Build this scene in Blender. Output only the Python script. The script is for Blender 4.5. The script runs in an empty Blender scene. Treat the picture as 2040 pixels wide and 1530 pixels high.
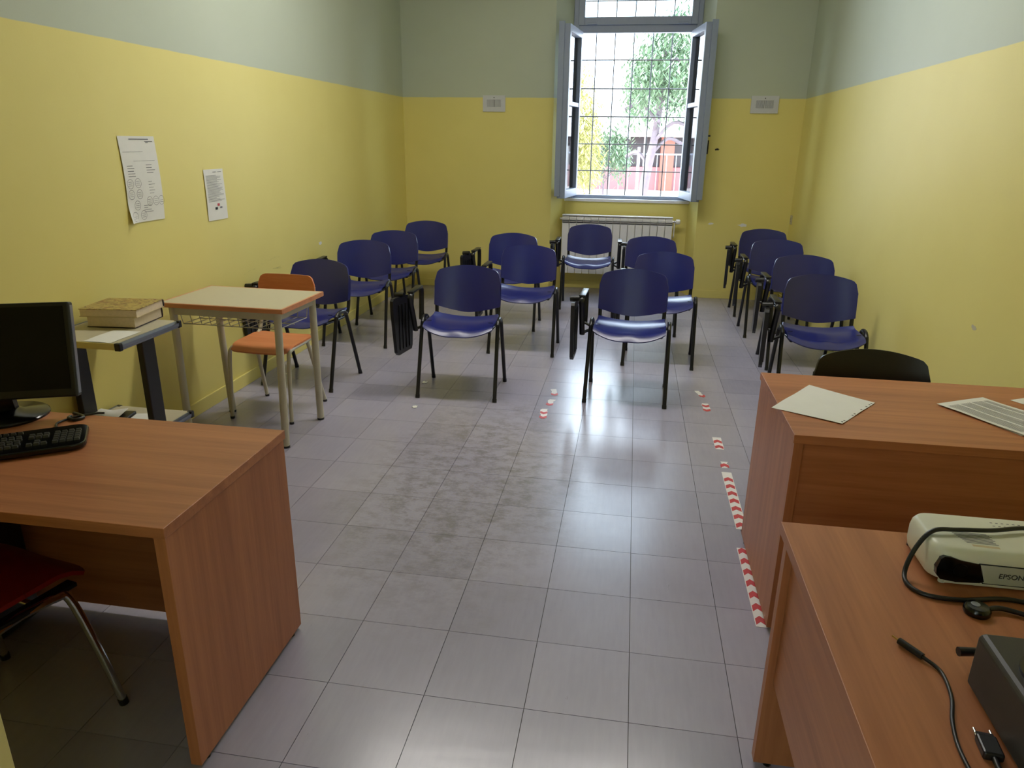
import bpy, bmesh, math, random
from mathutils import Vector, Matrix
random.seed(7)
PI = math.pi
C = bpy.context.scene.collection
SC = bpy.context.scene
# ------------------------------------------------------------------ camera
XL, XR, YB, HY, HC, YF = -2.551, 1.509, 5.573, 1.992, 3.75, -2.40
yaw, pitch, roll = -0.159685, -0.326248, -0.013903
fw = Vector((math.sin(yaw)*math.cos(pitch), math.cos(yaw)*math.cos(pitch), math.sin(pitch)))
rt = Vector((math.cos(yaw), -math.sin(yaw), 0)); dn = fw.cross(rt)
r2 = math.cos(roll)*rt + math.sin(roll)*dn; d2 = -math.sin(roll)*rt + math.cos(roll)*dn
cam = bpy.data.cameras.new('camera'); camo = bpy.data.objects.new('camera', cam); C.objects.link(camo)
cam.sensor_width = 36.0; cam.lens = 1424.93*36/2040; cam.clip_start = 0.02; cam.clip_end = 300
M = Matrix((r2, -d2, -fw)).transposed().to_4x4(); M.translation = Vector((-0.082, -2.2525, 1.5587))
camo.matrix_world = M
SC.camera = camo
# ------------------------------------------------------------------ light
W = bpy.data.worlds.new('World'); SC.world = W; W.use_nodes = True
bg = W.node_tree.nodes['Background']
bg.inputs[0].default_value = (0.70, 0.85, 1.0, 1); bg.inputs[1].default_value = 9.5
sun = bpy.data.lights.new('sun', 'SUN'); sun.energy = 8; sun.angle = 0.01; sun.color = (1, .93, .8)
suno = bpy.data.objects.new('sun', sun); C.objects.link(suno)
suno.rotation_euler = Vector((1.0, 0.10, -1.05)).to_track_quat('-Z', 'Y').to_euler()
def portal(name, loc, rot, sx, sy):
    l = bpy.data.lights.new(name, 'AREA'); l.shape = 'RECTANGLE'; l.size = sx; l.size_y = sy
    l.cycles.is_portal = True
    o = bpy.data.objects.new(name, l); C.objects.link(o); o.location = loc; o.rotation_euler = rot
portal('window_sky_portal', (-.155, YB+.52, 2.2), (-PI/2, 0, 0), 1.36, 2.5)
portal('corridor_sky_portal', (-2.62, YF-1.35, 1.5), (0, -PI/2, 0), 2.6, 1.9)
SC.view_settings.view_transform = 'Standard'; SC.view_settings.look = 'None'
SC.view_settings.exposure = 0.12; SC.view_settings.gamma = 1.0; SC.view_settings.use_curve_mapping = False
SC.cycles.use_denoising = True
SC.cycles.max_bounces = 14; SC.cycles.diffuse_bounces = 8; SC.cycles.glossy_bounces = 5; SC.cycles.transparent_max_bounces = 12
SC.cycles.sample_clamp_indirect = 8.0
SC.cycles.caustics_reflective = False; SC.cycles.caustics_refractive = False
# ------------------------------------------------------------------ helpers
def lin(c):
    return tuple(((x/255)/12.92 if x/255 <= .04045 else ((x/255+.055)/1.055)**2.4) for x in c)
def tag(o, label=None, cat=None, group=None, kind=None):
    for k, v in (('label', label), ('category', cat), ('group', group), ('kind', kind)):
        if v: o[k] = v
    return o
def empty(name, loc=(0, 0, 0), rz=0, label=None, cat=None, group=None, kind=None):
    o = bpy.data.objects.new(name, None); C.objects.link(o); o.empty_display_size = .1
    o.location = loc; o.rotation_euler = (0, 0, rz)
    return tag(o, label, cat, group, kind)
def link_mesh(name, me, mat, parent=None, loc=(0, 0, 0), rot=(0, 0, 0)):
    o = bpy.data.objects.new(name, me); C.objects.link(o)
    if mat is not None and not me.materials: me.materials.append(mat)
    o.parent = parent; o.location = loc; o.rotation_euler = rot
    return o
def copy_tree(o, parent=None):
    c = o.copy(); C.objects.link(c); c.parent = parent
    for ch in list(o.children):
        copy_tree(ch, c)
    return c
def catmull(pts, n=6, closed=False):
    P = [Vector(p) for p in pts]; out = []
    m = len(P); rng = m if closed else m-1
    for i in range(rng):
        p1, p2 = P[i], P[(i+1) % m]
        p0 = P[i-1] if (i > 0 or closed) else 2*p1-p2
        p3 = P[(i+2) % m] if (i+2 < m or closed) else 2*p2-p1
        for k in range(n):
            t = k/n
            out.append(.5*((2*p1)+(p2-p0)*t+(2*p0-5*p1+4*p2-p3)*t*t+(3*p1-p0-3*p2+p3)*t*t*t))
    if not closed: out.append(P[-1])
    return out
class MB:
    def __init__(s): s.v = []; s.f = []; s.mi = []
    def add(s, V, F, mi=0):
        o = len(s.v); s.v += [tuple(v) for v in V]; s.f += [tuple(i+o for i in f) for f in F]; s.mi += [mi]*len(F)
        return s
    def box(s, x0, x1, y0, y1, z0, z1, mi=0, rz=0, piv=None, bev=0):
        bm = bmesh.new(); r = bmesh.ops.create_cube(bm, size=1)
        for v in bm.verts:
            v.co = Vector(((x0+x1)/2+v.co.x*(x1-x0), (y0+y1)/2+v.co.y*(y1-y0), (z0+z1)/2+v.co.z*(z1-z0)))
        if bev > 0:
            bmesh.ops.bevel(bm, geom=list(bm.edges), offset=bev, segments=2, affect='EDGES', profile=.5)
        if rz:
            pv = Vector(piv) if piv else Vector(((x0+x1)/2, (y0+y1)/2, 0))
            R = Matrix.Rotation(rz, 3, 'Z')
            for v in bm.verts: v.co = R @ (v.co-pv) + pv
        bm.verts.index_update()
        s.add([v.co[:] for v in bm.verts], [[v.index for v in f.verts] for f in bm.faces], mi); bm.free(); return s
    def prism(s, poly, h0, h1, axis='z', mi=0):
        n = len(poly)
        def P(a, b, h):
            return (a, b, h) if axis == 'z' else ((h, a, b) if axis == 'x' else (a, h, b))
        V = [P(a, b, h0) for a, b in poly]+[P(a, b, h1) for a, b in poly]
        F = [list(range(n))[::-1], list(range(n, 2*n))]+[[i, (i+1) % n, n+(i+1) % n, n+i] for i in range(n)]
        return s.add(V, F, mi)
    def tube(s, pts, r, n=10, r2=None, up=None, closed=False, mi=0, taper=None):
        P = [Vector(p) for p in pts]; m = len(P); V = []; F = []
        nrm = Vector(up) if up else None
        for i in range(m):
            if closed: t = P[(i+1) % m]-P[i-1]
            else: t = P[min(i+1, m-1)]-P[max(i-1, 0)]
            t.normalize()
            if nrm is None:
                a = Vector((0, 0, 1)) if abs(t.z) < .9 else Vector((1, 0, 0)); nrm = a
            base = Vector(up) if up else nrm
            nn = base - t*base.dot(t)
            if nn.length < 1e-5: nn = t.orthogonal()
            nn.normalize(); nrm = nn; b = t.cross(nn)
            k = taper[i] if taper else 1
            for j in range(n):
                a = 2*PI*j/n
                V.append(P[i]+nn*(math.cos(a)*r*k)+b*(math.sin(a)*(r2 or r)*k))
        for i in range(m if closed else m-1):
            for j in range(n):
                a = i*n+j; b_ = i*n+(j+1) % n; i2 = (i+1) % m
                F.append((a, b_, i2*n+(j+1) % n, i2*n+j))
        if not closed:
            F.append(tuple(range(n))[::-1]); F.append(tuple((m-1)*n+j for j in range(n)))
        return s.add(V, F, mi)
    def lathe(s, prof, c=(0, 0, 0), n=24, mi=0, axis='z'):
        V = []; F = []; m = len(prof)
        for r, z in prof:
            for j in range(n):
                a = 2*PI*j/n; x, y = r*math.cos(a), r*math.sin(a)
                p = (x, y, z) if axis == 'z' else ((x, z, y) if axis == 'y' else (z, x, y))
                V.append((c[0]+p[0], c[1]+p[1], c[2]+p[2]))
        for i in range(m-1):
            for j in range(n): F.append((i*n+j, i*n+(j+1) % n, (i+1)*n+(j+1) % n, (i+1)*n+j))
        F.append(tuple(range(n))[::-1]); F.append(tuple((m-1)*n+j for j in range(n)))
        return s.add(V, F, mi)
    def sheet(s, grid, th=0, nrm=None, mi=0):
        """grid[i][j] of points -> surface; th: thickness along -normal (closed slab)"""
        a, b = len(grid), len(grid[0]); G = [[Vector(p) for p in r] for r in grid]
        if not th:
            return s.add([p for r in G for p in r], [(i*b+j, i*b+j+1, (i+1)*b+j+1, (i+1)*b+j) for i in range(a-1) for j in range(b-1)], mi)
        N = []
        for i in range(a):
            for j in range(b):
                du = G[min(i+1, a-1)][j]-G[max(i-1, 0)][j]; dv = G[i][min(j+1, b-1)]-G[i][max(j-1, 0)]
                q = du.cross(dv); q = q.normalized() if q.length > 1e-9 else Vector((0, 0, 1)); N.append(q)
        V = [p for r in G for p in r]; V2 = [V[k]-N[k]*th for k in range(a*b)]; o = a*b
        F = [(i*b+j, (i+1)*b+j, (i+1)*b+j+1, i*b+j+1) for i in range(a-1) for j in range(b-1)]
        F += [(o+i*b+j, o+i*b+j+1, o+(i+1)*b+j+1, o+(i+1)*b+j) for i in range(a-1) for j in range(b-1)]
        bd = [(i, 0) for i in range(a)]+[(a-1, j) for j in range(1, b)]+[(i, b-1) for i in range(a-2, -1, -1)]+[(0, j) for j in range(b-2, 0, -1)]
        L = [i*b+j for i, j in bd]
        F += [(L[k], L[(k+1) % len(L)], o+L[(k+1) % len(L)], o+L[k]) for k in range(len(L))]
        return s.add(V+V2, F, mi)
    def mesh(s, name, smooth=None, mats=None):
        me = bpy.data.meshes.new(name); me.from_pydata(s.v, [], s.f)
        bm = bmesh.new(); bm.from_mesh(me); bmesh.ops.recalc_face_normals(bm, faces=bm.faces)
        bm.to_mesh(me); bm.free()
        for m in (mats or []): me.materials.append(m)
        for p, k in zip(me.polygons, s.mi): p.material_index = k
        if smooth:
            for p in me.polygons: p.use_smooth = True
            me.set_sharp_from_angle(angle=math.radians(smooth))
        me.update(); return me
    def build(s, name, mat, parent=None, loc=(0, 0, 0), rot=(0, 0, 0), smooth=None, bevel=0, mats=None):
        o = link_mesh(name, s.mesh(name, smooth, mats), mat if not mats else None, parent, loc, rot)
        if bevel:
            b = o.modifiers.new('bevel', 'BEVEL'); b.width = bevel; b.segments = 2; b.limit_method = 'ANGLE'; b.angle_limit = .6
        return o
# ------------------------------------------------------------------ materials
def newmat(name):
    m = bpy.data.materials.new(name); m.use_nodes = True
    return m, m.node_tree.nodes, m.node_tree.links, m.node_tree.nodes['Principled BSDF']
def mixc(N, L, fac, a, b):
    n = N.new('ShaderNodeMix'); n.data_type = 'RGBA'
    if hasattr(fac, 'links') or hasattr(fac, 'is_linked'): L.new(fac, n.inputs[0])
    else: n.inputs[0].default_value = fac
    for s, idx in ((a, 6), (b, 7)):
        if isinstance(s, tuple): n.inputs[idx].default_value = (*s[:3], 1)
        else: L.new(s, n.inputs[idx])
    return n.outputs[2]
def ramp(N, L, src, lo, hi, a=0., b=1.):
    n = N.new('ShaderNodeMapRange'); n.inputs[1].default_value = lo; n.inputs[2].default_value = hi
    n.inputs[3].default_value = a; n.inputs[4].default_value = b; L.new(src, n.inputs[0]); return n.outputs[0]
def noise(N, L, vec, scale, detail=3, rough=.5, dist=0):
    n = N.new('ShaderNodeTexNoise'); n.inputs['Scale'].default_value = scale; n.inputs['Detail'].default_value = detail
    n.inputs['Roughness'].default_value = rough; n.inputs['Distortion'].default_value = dist
    if vec is not None: L.new(vec, n.inputs['Vector'])
    return n.outputs[0]
def mathn(N, L, op, a, b=None):
    n = N.new('ShaderNodeMath'); n.operation = op
    for k, s in enumerate((a, b)):
        if s is None: continue
        if isinstance(s, (int, float)): n.inputs[k].default_value = s
        else: L.new(s, n.inputs[k])
    return n.outputs[0]
def coords(N, kind='Object', L=None, scale=None):
    if kind == 'World': out = N.new('ShaderNodeNewGeometry').outputs['Position']
    else: out = N.new('ShaderNodeTexCoord').outputs[kind]
    if scale:
        m = N.new('ShaderNodeMapping'); m.inputs['Scale'].default_value = scale; L.new(out, m.inputs['Vector']); out = m.outputs[0]
    return out
def bump(N, L, b, h, strength, dist=.002):
    n = N.new('ShaderNodeBump'); n.inputs['Strength'].default_value = strength; n.inputs['Distance'].default_value = dist
    L.new(h, n.inputs['Height']); L.new(n.outputs[0], b.inputs['Normal'])
def plain(name, rgb, rough=.5, metal=0, var=.06, scale=30, spec=.5, bmp=0, coat=0):
    m, N, L, b = newmat(name)
    c = lin(rgb); v = coords(N)
    f = noise(N, L, v, scale, 3)
    L.new(mixc(N, L, f, tuple(x*(1-var) for x in c), tuple(min(1, x*(1+var)) for x in c)), b.inputs['Base Color'])
    b.inputs['Roughness'].default_value = rough; b.inputs['Metallic'].default_value = metal
    b.inputs['Specular IOR Level'].default_value = spec; b.inputs['Coat Weight'].default_value = coat
    if bmp: bump(N, L, b, noise(N, L, v, scale*12, 2), bmp)
    return m
def wood(name, base, dark, axis, rough=.42, gs=1.0):
    m, N, L, b = newmat(name)
    sc = {'x': (1.2, 26, 26), 'y': (26, 1.2, 26), 'z': (26, 26, 1.2)}[axis]
    v = coords(N, 'Object', L, tuple(s*gs for s in sc))
    f1 = noise(N, L, v, 1.0, 4, .6, .4)
    v2 = coords(N, 'Object', L, tuple(s*gs*.22 for s in sc)); f2 = noise(N, L, v2, 1.0, 2, .5, .6)
    v3 = coords(N, 'Object', L, tuple(s*gs*5 for s in sc)); f3 = noise(N, L, v3, 1.0, 2, .5)
    f = mathn(N, L, 'ADD', mathn(N, L, 'MULTIPLY', f1, .5), mathn(N, L, 'ADD', mathn(N, L, 'MULTIPLY', f2, .35), mathn(N, L, 'MULTIPLY', f3, .15)))
    L.new(mixc(N, L, ramp(N, L, f, .36, .64), lin(dark), lin(base)), b.inputs['Base Color'])
    b.inputs['Roughness'].default_value = rough; b.inputs['Specular IOR Level'].default_value = .4
    bump(N, L, b, f3, .05, .0006)
    return m
def wall_mat():
    m, N, L, b = newmat('wall_paint_two_tone')
    pos = coords(N, 'World'); sep = N.new('ShaderNodeSeparateXYZ'); L.new(pos, sep.inputs[0])
    nz = noise(N, L, pos, 7, 2)
    zz = mathn(N, L, 'ADD', sep.outputs[2], mathn(N, L, 'MULTIPLY', mathn(N, L, 'SUBTRACT', nz, .5), .006))
    f = ramp(N, L, zz, HY-.002, HY+.002)
    n1 = noise(N, L, pos, 1.6, 3, .6)
    ye = mixc(N, L, n1, lin((219, 206, 120)), lin((227, 215, 132)))
    wh = mixc(N, L, n1, lin((178, 186, 164)), lin((187, 194, 174)))
    # scuff band left by chair backs on the lower wall
    band = mathn(N, L, 'MULTIPLY', ramp(N, L, sep.outputs[2], .52, .62), ramp(N, L, sep.outputs[2], .78, .68))
    sv = coords(N, 'World', L, (14, 3, 22)); sm = ramp(N, L, noise(N, L, sv, 1.0, 5, .7), .61, .72)
    lf = ramp(N, L, sep.outputs[0], XL+.15, XL+.1)
    ln = mathn(N, L, 'MULTIPLY', ramp(N, L, sep.outputs[1], 1.7, 2.1), ramp(N, L, sep.outputs[1], 3.6, 2.9))
    sc = mathn(N, L, 'MULTIPLY', mathn(N, L, 'MULTIPLY', band, sm), mathn(N, L, 'MULTIPLY', lf, ln))
    ye = mixc(N, L, mathn(N, L, 'MULTIPLY', sc, .75), ye, lin((70, 62, 40)))
    L.new(mixc(N, L, f, ye, wh), b.inputs['Base Color'])
    b.inputs['Roughness'].default_value = .48; b.inputs['Specular IOR Level'].default_value = .35
    bump(N, L, b, noise(N, L, pos, 120, 3), .12, .002)
    return m
def tile_mat():
    m, N, L, b = newmat('vinyl_floor_tile')
    pos = coords(N, 'World'); sep = N.new('ShaderNodeSeparateXYZ'); L.new(pos, sep.inputs[0])
    oi = N.new('ShaderNodeObjectInfo')
    n1 = noise(N, L, pos, 2.2, 4, .6); st = noise(N, L, coords(N, 'World', L, (60, 7, 10)), 1, 3, .6)
    g = mathn(N, L, 'ADD', mathn(N, L, 'MULTIPLY', n1, .5), mathn(N, L, 'ADD', mathn(N, L, 'MULTIPLY', st, .25), mathn(N, L, 'MULTIPLY', oi.outputs['Random'], .25)))
    col = mixc(N, L, ramp(N, L, g, .25, .75), lin((146, 142, 160)), lin((169, 165, 184)))
    # worn patch in the walkway where the polish is gone
    def dist(cx, cy, rx, ry):
        dx = mathn(N, L, 'DIVIDE', mathn(N, L, 'SUBTRACT', sep.outputs[0], cx), rx); dy = mathn(N, L, 'DIVIDE', mathn(N, L, 'SUBTRACT', sep.outputs[1], cy), ry)
        return mathn(N, L, 'SQRT', mathn(N, L, 'ADD', mathn(N, L, 'MULTIPLY', dx, dx), mathn(N, L, 'MULTIPLY', dy, dy)))
    patch = ramp(N, L, mathn(N, L, 'ADD', dist(-.78, .85, .42, .85), mathn(N, L, 'MULTIPLY', noise(N, L, pos, 5, 3), .9)), 2.0, 1.1)
    wn = ramp(N, L, noise(N, L, coords(N, 'World', L, (60, 110, 30)), 1, 4, .6), .40, .62)
    wf = mathn(N, L, 'MULTIPLY', patch, wn)
    col = mixc(N, L, mathn(N, L, 'MULTIPLY', wf, .34), col, lin((176, 168, 170)))
    dk = mathn(N, L, 'MULTIPLY', patch, ramp(N, L, noise(N, L, coords(N, 'World', L, (11, 15, 9)), 1, 6, .75), .44, .62))
    col = mixc(N, L, mathn(N, L, 'MULTIPLY', dk, .62), col, lin((118, 112, 108)))
    sct = ramp(N, L, noise(N, L, coords(N, 'World', L, (90, 16, 20)), 1, 4, .7, .6), .70, .74)
    col = mixc(N, L, mathn(N, L, 'MULTIPLY', sct, .4), col, lin((95, 88, 84)))
    L.new(col, b.inputs['Base Color'])
    r = mathn(N, L, 'ADD', ramp(N, L, noise(N, L, pos, 1.3, 1, .4), .3, .7, .20, .27), 0.0)
    L.new(r, b.inputs['Roughness']); b.inputs['Specular IOR Level'].default_value = .8
    bump(N, L, b, noise(N, L, coords(N, 'World', L, (7, 16, 5)), 1, 3, .5), .12, .004)
    return m
def glass_mat():
    m, N, L, b = newmat('window_glass'); N.remove(b)
    out = [n for n in N if n.type == 'OUTPUT_MATERIAL'][0]
    t = N.new('ShaderNodeBsdfTransparent'); t.inputs[0].default_value = (.9, .94, .95, 1)
    g = N.new('ShaderNodeBsdfGlossy'); g.inputs['Roughness'].default_value = .03
    f = N.new('ShaderNodeFresnel'); f.inputs[0].default_value = 1.5
    mx = N.new('ShaderNodeMixShader'); L.new(f.outputs[0], mx.inputs[0]); L.new(t.outputs[0], mx.inputs[1]); L.new(g.outputs[0], mx.inputs[2])
    L.new(mx.outputs[0], out.inputs[0]); return m
MT = {}
MT['wall'] = wall_mat(); MT['tile'] = tile_mat(); MT['glass'] = glass_mat()
MT['ceil'] = plain('ceiling_white', (232, 232, 226), .8, bmp=.05)
MT['joint'] = plain('floor_joint', (52, 48, 46), .8)
MT['blue'] = plain('blue_chair_plastic', (21, 30, 110), .32, var=.1, scale=12, bmp=.06, spec=.8)
MT['blackp'] = plain('black_plastic', (22, 22, 24), .33, var=.15)
MT['blackm'] = plain('black_painted_steel', (20, 20, 23), .32, var=.15)
MT['blackchair'] = plain('black_chair_plastic', (24, 22, 23), .33, var=.1, bmp=.06)
MT['beige'] = plain('grey_beige_metal', (190, 186, 168), .38, var=.04)
MT['chrome'] = plain('chrome', (215, 215, 215), .16, 1.0, var=.03)
MT['alu'] = plain('aluminium_edge', (150, 156, 170), .32, .85, var=.05)
MT['winframe'] = plain('grey_window_paint', (138, 149, 170), .38, var=.05)
MT['white'] = plain('white_enamel', (232, 232, 234), .3, var=.03)
MT['paper'] = plain('white_paper', (226, 226, 220), .8, var=.04, scale=14)
MT['ink'] = plain('grey_ink', (105, 105, 110), .8)
MT['inkd'] = plain('dark_ink', (30, 30, 34), .8)
MT['red'] = plain('red_chair_plastic', (128, 14, 12), .42, var=.1)
MT['tapew'] = plain('white_floor_tape', (222, 218, 218), .45, var=.06, scale=60)
MT['taper'] = plain('red_floor_tape', (188, 52, 56), .45, var=.15, scale=60)
MT['pages'] = plain('book_pages', (214, 196, 168), .8, var=.12, scale=90)
MT['plug'] = plain('gold_pins', (190, 160, 90), .3, .9)
MT['keys'] = plain('key_tops', (58, 57, 52), .4, var=.3, scale=200)
MT['proj'] = plain('cream_projector_plastic', (214, 214, 196), .34, var=.03)
MT['dark'] = plain('black_gloss', (8, 8, 9), .18)
MT['screen'] = plain('dark_screen', (6, 4, 5), .4, spec=.25)
MT['box'] = plain('dark_grey_case', (48, 45, 42), .45, var=.1)
MT['ivory'] = plain('pale_laminate', (188, 181, 156), .4, var=.03)
MT['doorpaint'] = plain('pale_yellow_door', (204, 192, 122), .45, var=.1, scale=18)
MT['beech_x'] = wood('beech_laminate_x', (186, 122, 81), (152, 92, 57), 'x')
MT['beech_y'] = wood('beech_laminate_y', (186, 122, 81), (152, 92, 57), 'y')
MT['beech_z'] = wood('beech_laminate_z', (186, 122, 81), (152, 92, 57), 'z')
MT['ply'] = wood('orange_plywood', (214, 138, 92), (192, 112, 66), 'x', .38)
MT['edge'] = wood('beech_edging', (212, 150, 112), (190, 122, 84), 'x', .4)
# ------------------------------------------------------------------ the room
T = .5   # wall thickness at the window
fl = MB().box(XL-.3, XR+.3, YF-.4, YB+.3, -.12, -.004).build('floor', MT['joint']); tag(fl, 'grey vinyl tile floor of the classroom', None, kind='structure')
tile_me = MB().box(-.1490, .1490, -.1490, .1490, -.004, 0).mesh('tile'); tile_me.materials.append(MT['tile'])
rest = MB(); cnt = 0
for j in range(-8, 19):
    for i in range(-9, 6):
        x0, x1 = max(i*.3, XL), min(i*.3+.3, XR); y0, y1 = max(j*.3, YF), min(j*.3+.3, YB)
        if x1-x0 < .02 or y1-y0 < .02: continue
        x0 += .001; x1 -= .001; y0 += .001; y1 -= .001
        if -5 <= j <= 15:
            full = abs((x1-x0)-.298) < .001 and abs((y1-y0)-.298) < .001
            if full: link_mesh('tile', tile_me, None, fl, ((x0+x1)/2, (y0+y1)/2, 0))
            else: MB().box(x0-(x0+x1)/2, x1-(x0+x1)/2, y0-(y0+y1)/2, y1-(y0+y1)/2, -.004, 0).build('tile', MT['tile'], fl, ((x0+x1)/2, (y0+y1)/2, 0))
            cnt += 1
        else: rest.box(x0, x1, y0, y1, -.004, 0)
# floor of the window niche
rest.box(-.95, .585, YB+.001, YB+.30, -.004, 0)
tag(rest.build('tile_field', MT['tile'], fl), kind='stuff')
def struct(name, mb, mat, label, smooth=None):
    o = mb.build(name, mat, smooth=smooth); return tag(o, label, kind='structure')
struct('wall_left', MB().box(XL-.3, XL, YF-.4, YB+T, -.1, HC), MT['wall'], 'left wall, yellow below and pale white above')
struct('wall_right', MB().box(XR, XR+.3, YF-.4, YB+T, -.1, HC), MT['wall'], 'right wall, yellow below and pale white above')
WX0, WX1, WZ0, WZ1 = -.80, .49, .985, 3.42
wb = MB()
wb.prism([(XL-.3, YB), (-.95, YB), (WX0, YB+.30), (WX0, YB+T), (XL-.3, YB+T)], -.1, HC)
wb.prism([(XR+.3, YB), (XR+.3, YB+T), (WX1, YB+T), (WX1, YB+.30), (.585, YB)], -.1, HC)
wb.box(-.96, .60, YB, YB+T, WZ1, HC)
wb.box(WX0-.05, WX1+.05, YB+.26, YB+T, -.1, WZ0-.03)
struct('wall_back', wb, MT['wall'], 'back wall with the window niche, yellow below and pale above')
DX0, DX1 = -.80, .27
wf = MB().box(XL-.3, DX0, YF-.3, YF, -.1, HC).box(DX1, XR+.3, YF-.3, YF, -.1, HC).box(DX0, DX1, YF-.3, YF, 2.15, HC)
struct('wall_front', wf, MT['wall'], 'front wall around the doorway')
cor = MB()
cor.box(-2.6, 2.4, YF-2.5, YF-2.35, -.1, 3.0).box(2.25, 2.4, YF-2.35, YF-.3, -.1, 3.0).box(-2.6, 2.4, YF-2.5, YF-.3, 2.85, 3.0)
struct('wall_corridor', cor, MT['ceil'], 'plain corridor walls behind the doorway')
struct('floor_corridor', MB().box(-2.6, 2.4, YF-2.5, YF-.4, -.12, 0), MT['joint'], 'corridor floor behind the doorway')
struct('ceiling', MB().box(XL-.3, XR+.3, YF-.4, YB+T, HC, HC+.2), MT['ceil'], 'plain white ceiling')
for nm, a in (('baseboard_left', (XL, XL+.012, YF, YB)), ('baseboard_right', (XR-.012, XR, YF, YB)), ('baseboard_back', (XL, -.955, YB-.012, YB)), ('baseboard_far', (.59, XR, YB-.012, YB)), ('baseboard_niche', (-.88, .53, YB+.248, YB+.26))):
    struct(nm, MB().box(a[0], a[1], a[2], a[3], 0, .082, bev=.003), MT['wall'], 'low yellow skirting board')
# door leaf standing open just beside the camera
dang = math.atan2(-1.515-(YF+.02), -1.018-(-.79))
d = empty('door_1', (-.79, YF+.02, 0), dang, 'pale yellow door leaf standing open at the frame edge', kind='structure')
MB().box(0, .93, 0, .042, .01, 2.1, bev=.003).build('door_leaf', MT['doorpaint'], d)
MB().tube(catmull([(.86, -.002, 1.02), (.86, -.05, 1.02), (.84, -.055, 1.02), (.74, -.055, 1.02)], 5), .009, 10).build('door_handle', MT['alu'], d, smooth=50)
for k in (.25, 1.05, 1.85): MB().lathe([(.009, k-.05), (.009, k+.05)], (0, .0, 0), 10).build('hinge', MT['alu'], d)
# ------------------------------------------------------------------ window
WY = YB+.31
win = empty('window_1', (0, WY, 0), 0, 'grey framed window with open casements and fixed transom', kind='structure')
fr = MB()
FX0, FX1 = WX0, WX1; TZ = 2.63    # underside of the transom rail
fr.box(FX0, FX0+.055, 0, .07, WZ0, WZ1).box(FX1-.055, FX1, 0, .07, WZ0, WZ1).box(FX0+.055, FX1-.055, 0, .07, WZ1-.06, WZ1)
fr.box(FX0+.055, FX1-.055, 0, .07, TZ, TZ+.075).box(FX0+.055, FX1-.055, 0, .07, WZ0, WZ0+.035)
fr.build('window_frame', MT['winframe'], win, bevel=.004)
sash = MB(); S0, S1, SZ0, SZ1 = FX0+.05, FX1-.05, TZ+.07, WZ1-.055
sash.box(S0, S0+.062, -.02, .05, SZ0, SZ1).box(S1-.062, S1, -.02, .05, SZ0, SZ1).box(S0+.062, S1-.062, -.02, .05, SZ0, SZ0+.075).box(S0+.062, S1-.062, -.02, .05, SZ1-.06, SZ1)
sa = sash.build('transom_sash', MT['winframe'], win, bevel=.004)
MB().box(S0+.06, S1-.06, .012, .018, SZ0+.07, SZ1-.055).build('pane', MT['glass'], sa)
for xx in (S0+.09, S1-.19):
    MB().box(xx, xx+.10, -.032, -.018, SZ0+.004, SZ0+.022, bev=.003).build('catch', MT['winframe'], sa)
struct_sill = MB().box(WX0-.03, WX1+.03, YB+.235, YB+T+.08, WZ0-.03, WZ0, bev=.004).build('window_sill', MT['white'], win, (0, -WY, 0))
def casement(side):
    L_ = .575; H0, H1 = WZ0+.03, TZ+.01
    c = empty('casement', ((FX0+.06) if side < 0 else (FX1-.06), -.012, 0), 0); c.parent = win
    # local: x along leaf from the hinge, y thickness
    ang = math.radians(-90-8) if side < 0 else math.radians(-90+9.5)
    c.rotation_euler = (0, 0, ang)
    f = MB(); t0, t1 = (-.042, .042)
    f.box(0, .055, t0, t1, H0, H1).box(L_-.06, L_, t0, t1, H0, H1).box(.055, L_-.06, t0, t1, H1-.065, H1).box(.055, L_-.06, t0, t1, H0, H0+.08)
    f.build('casement_frame', MT['winframe'], c, bevel=.004)
    zb = H0+(H1-H0)*.565
    MB().box(.05, L_-.055, t0+.006, t1-.006, zb-.02, zb+.02).build('glazing_bar', MT['winframe'], c, bevel=.003)
    MB().box(.05, L_-.055, -.003, .003, H0+.075, zb-.018).build('pane', MT['glass'], c)
    MB().box(.05, L_-.055, -.003, .003, zb+.018, H1-.06).build('pane', MT['glass'], c)
    # rebate strip and gasket along the closing edge
    s_ = 1 if side > 0 else -1
    MB().box(L_-.004, L_+.016, (t1-.03 if s_ > 0 else t0-.026), (t1+.026 if s_ > 0 else t0+.03), H0+.02, H1+.02, bev=.002).build('edge_strip', MT['winframe'], c)
    if side > 0:
        h = MB().tube([(L_-.03, .042, 1.54), (L_-.03, .085, 1.54)], .006, 8).tube([(L_-.03, .085, 1.47), (L_-.03, .088, 1.60)], .007, 8)
        h.build('handle', MT['blackm'], c, smooth=50)
        MB().lathe([(.008, -.03), (.008, .03)], (L_-.03, .07, 1.64), 8, axis='y').build('bolt', MT['blackm'], c, smooth=50)
    return c
casement(-1); casement(1)
# iron grille outside
g = empty('window_grille', (0, YB+T-.04, 0), 0, 'thin dark iron security grille outside the open window', 'grille')
gx = [WX0+.035+k*.195 for k in range(7)]
for x in gx: MB().tube([(x, 0, WZ0), (x, 0, WZ1)], .0062, 6).build('bar', MT['blackm'], g, smooth=50)
for k in range(9):
    z = WZ0+.005+.28*k
    if z < WZ1-.02: MB().tube([(WX0, .0125, z), (WX1, .0125, z)], .0062, 6).build('bar', MT['blackm'], g, smooth=50)
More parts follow.
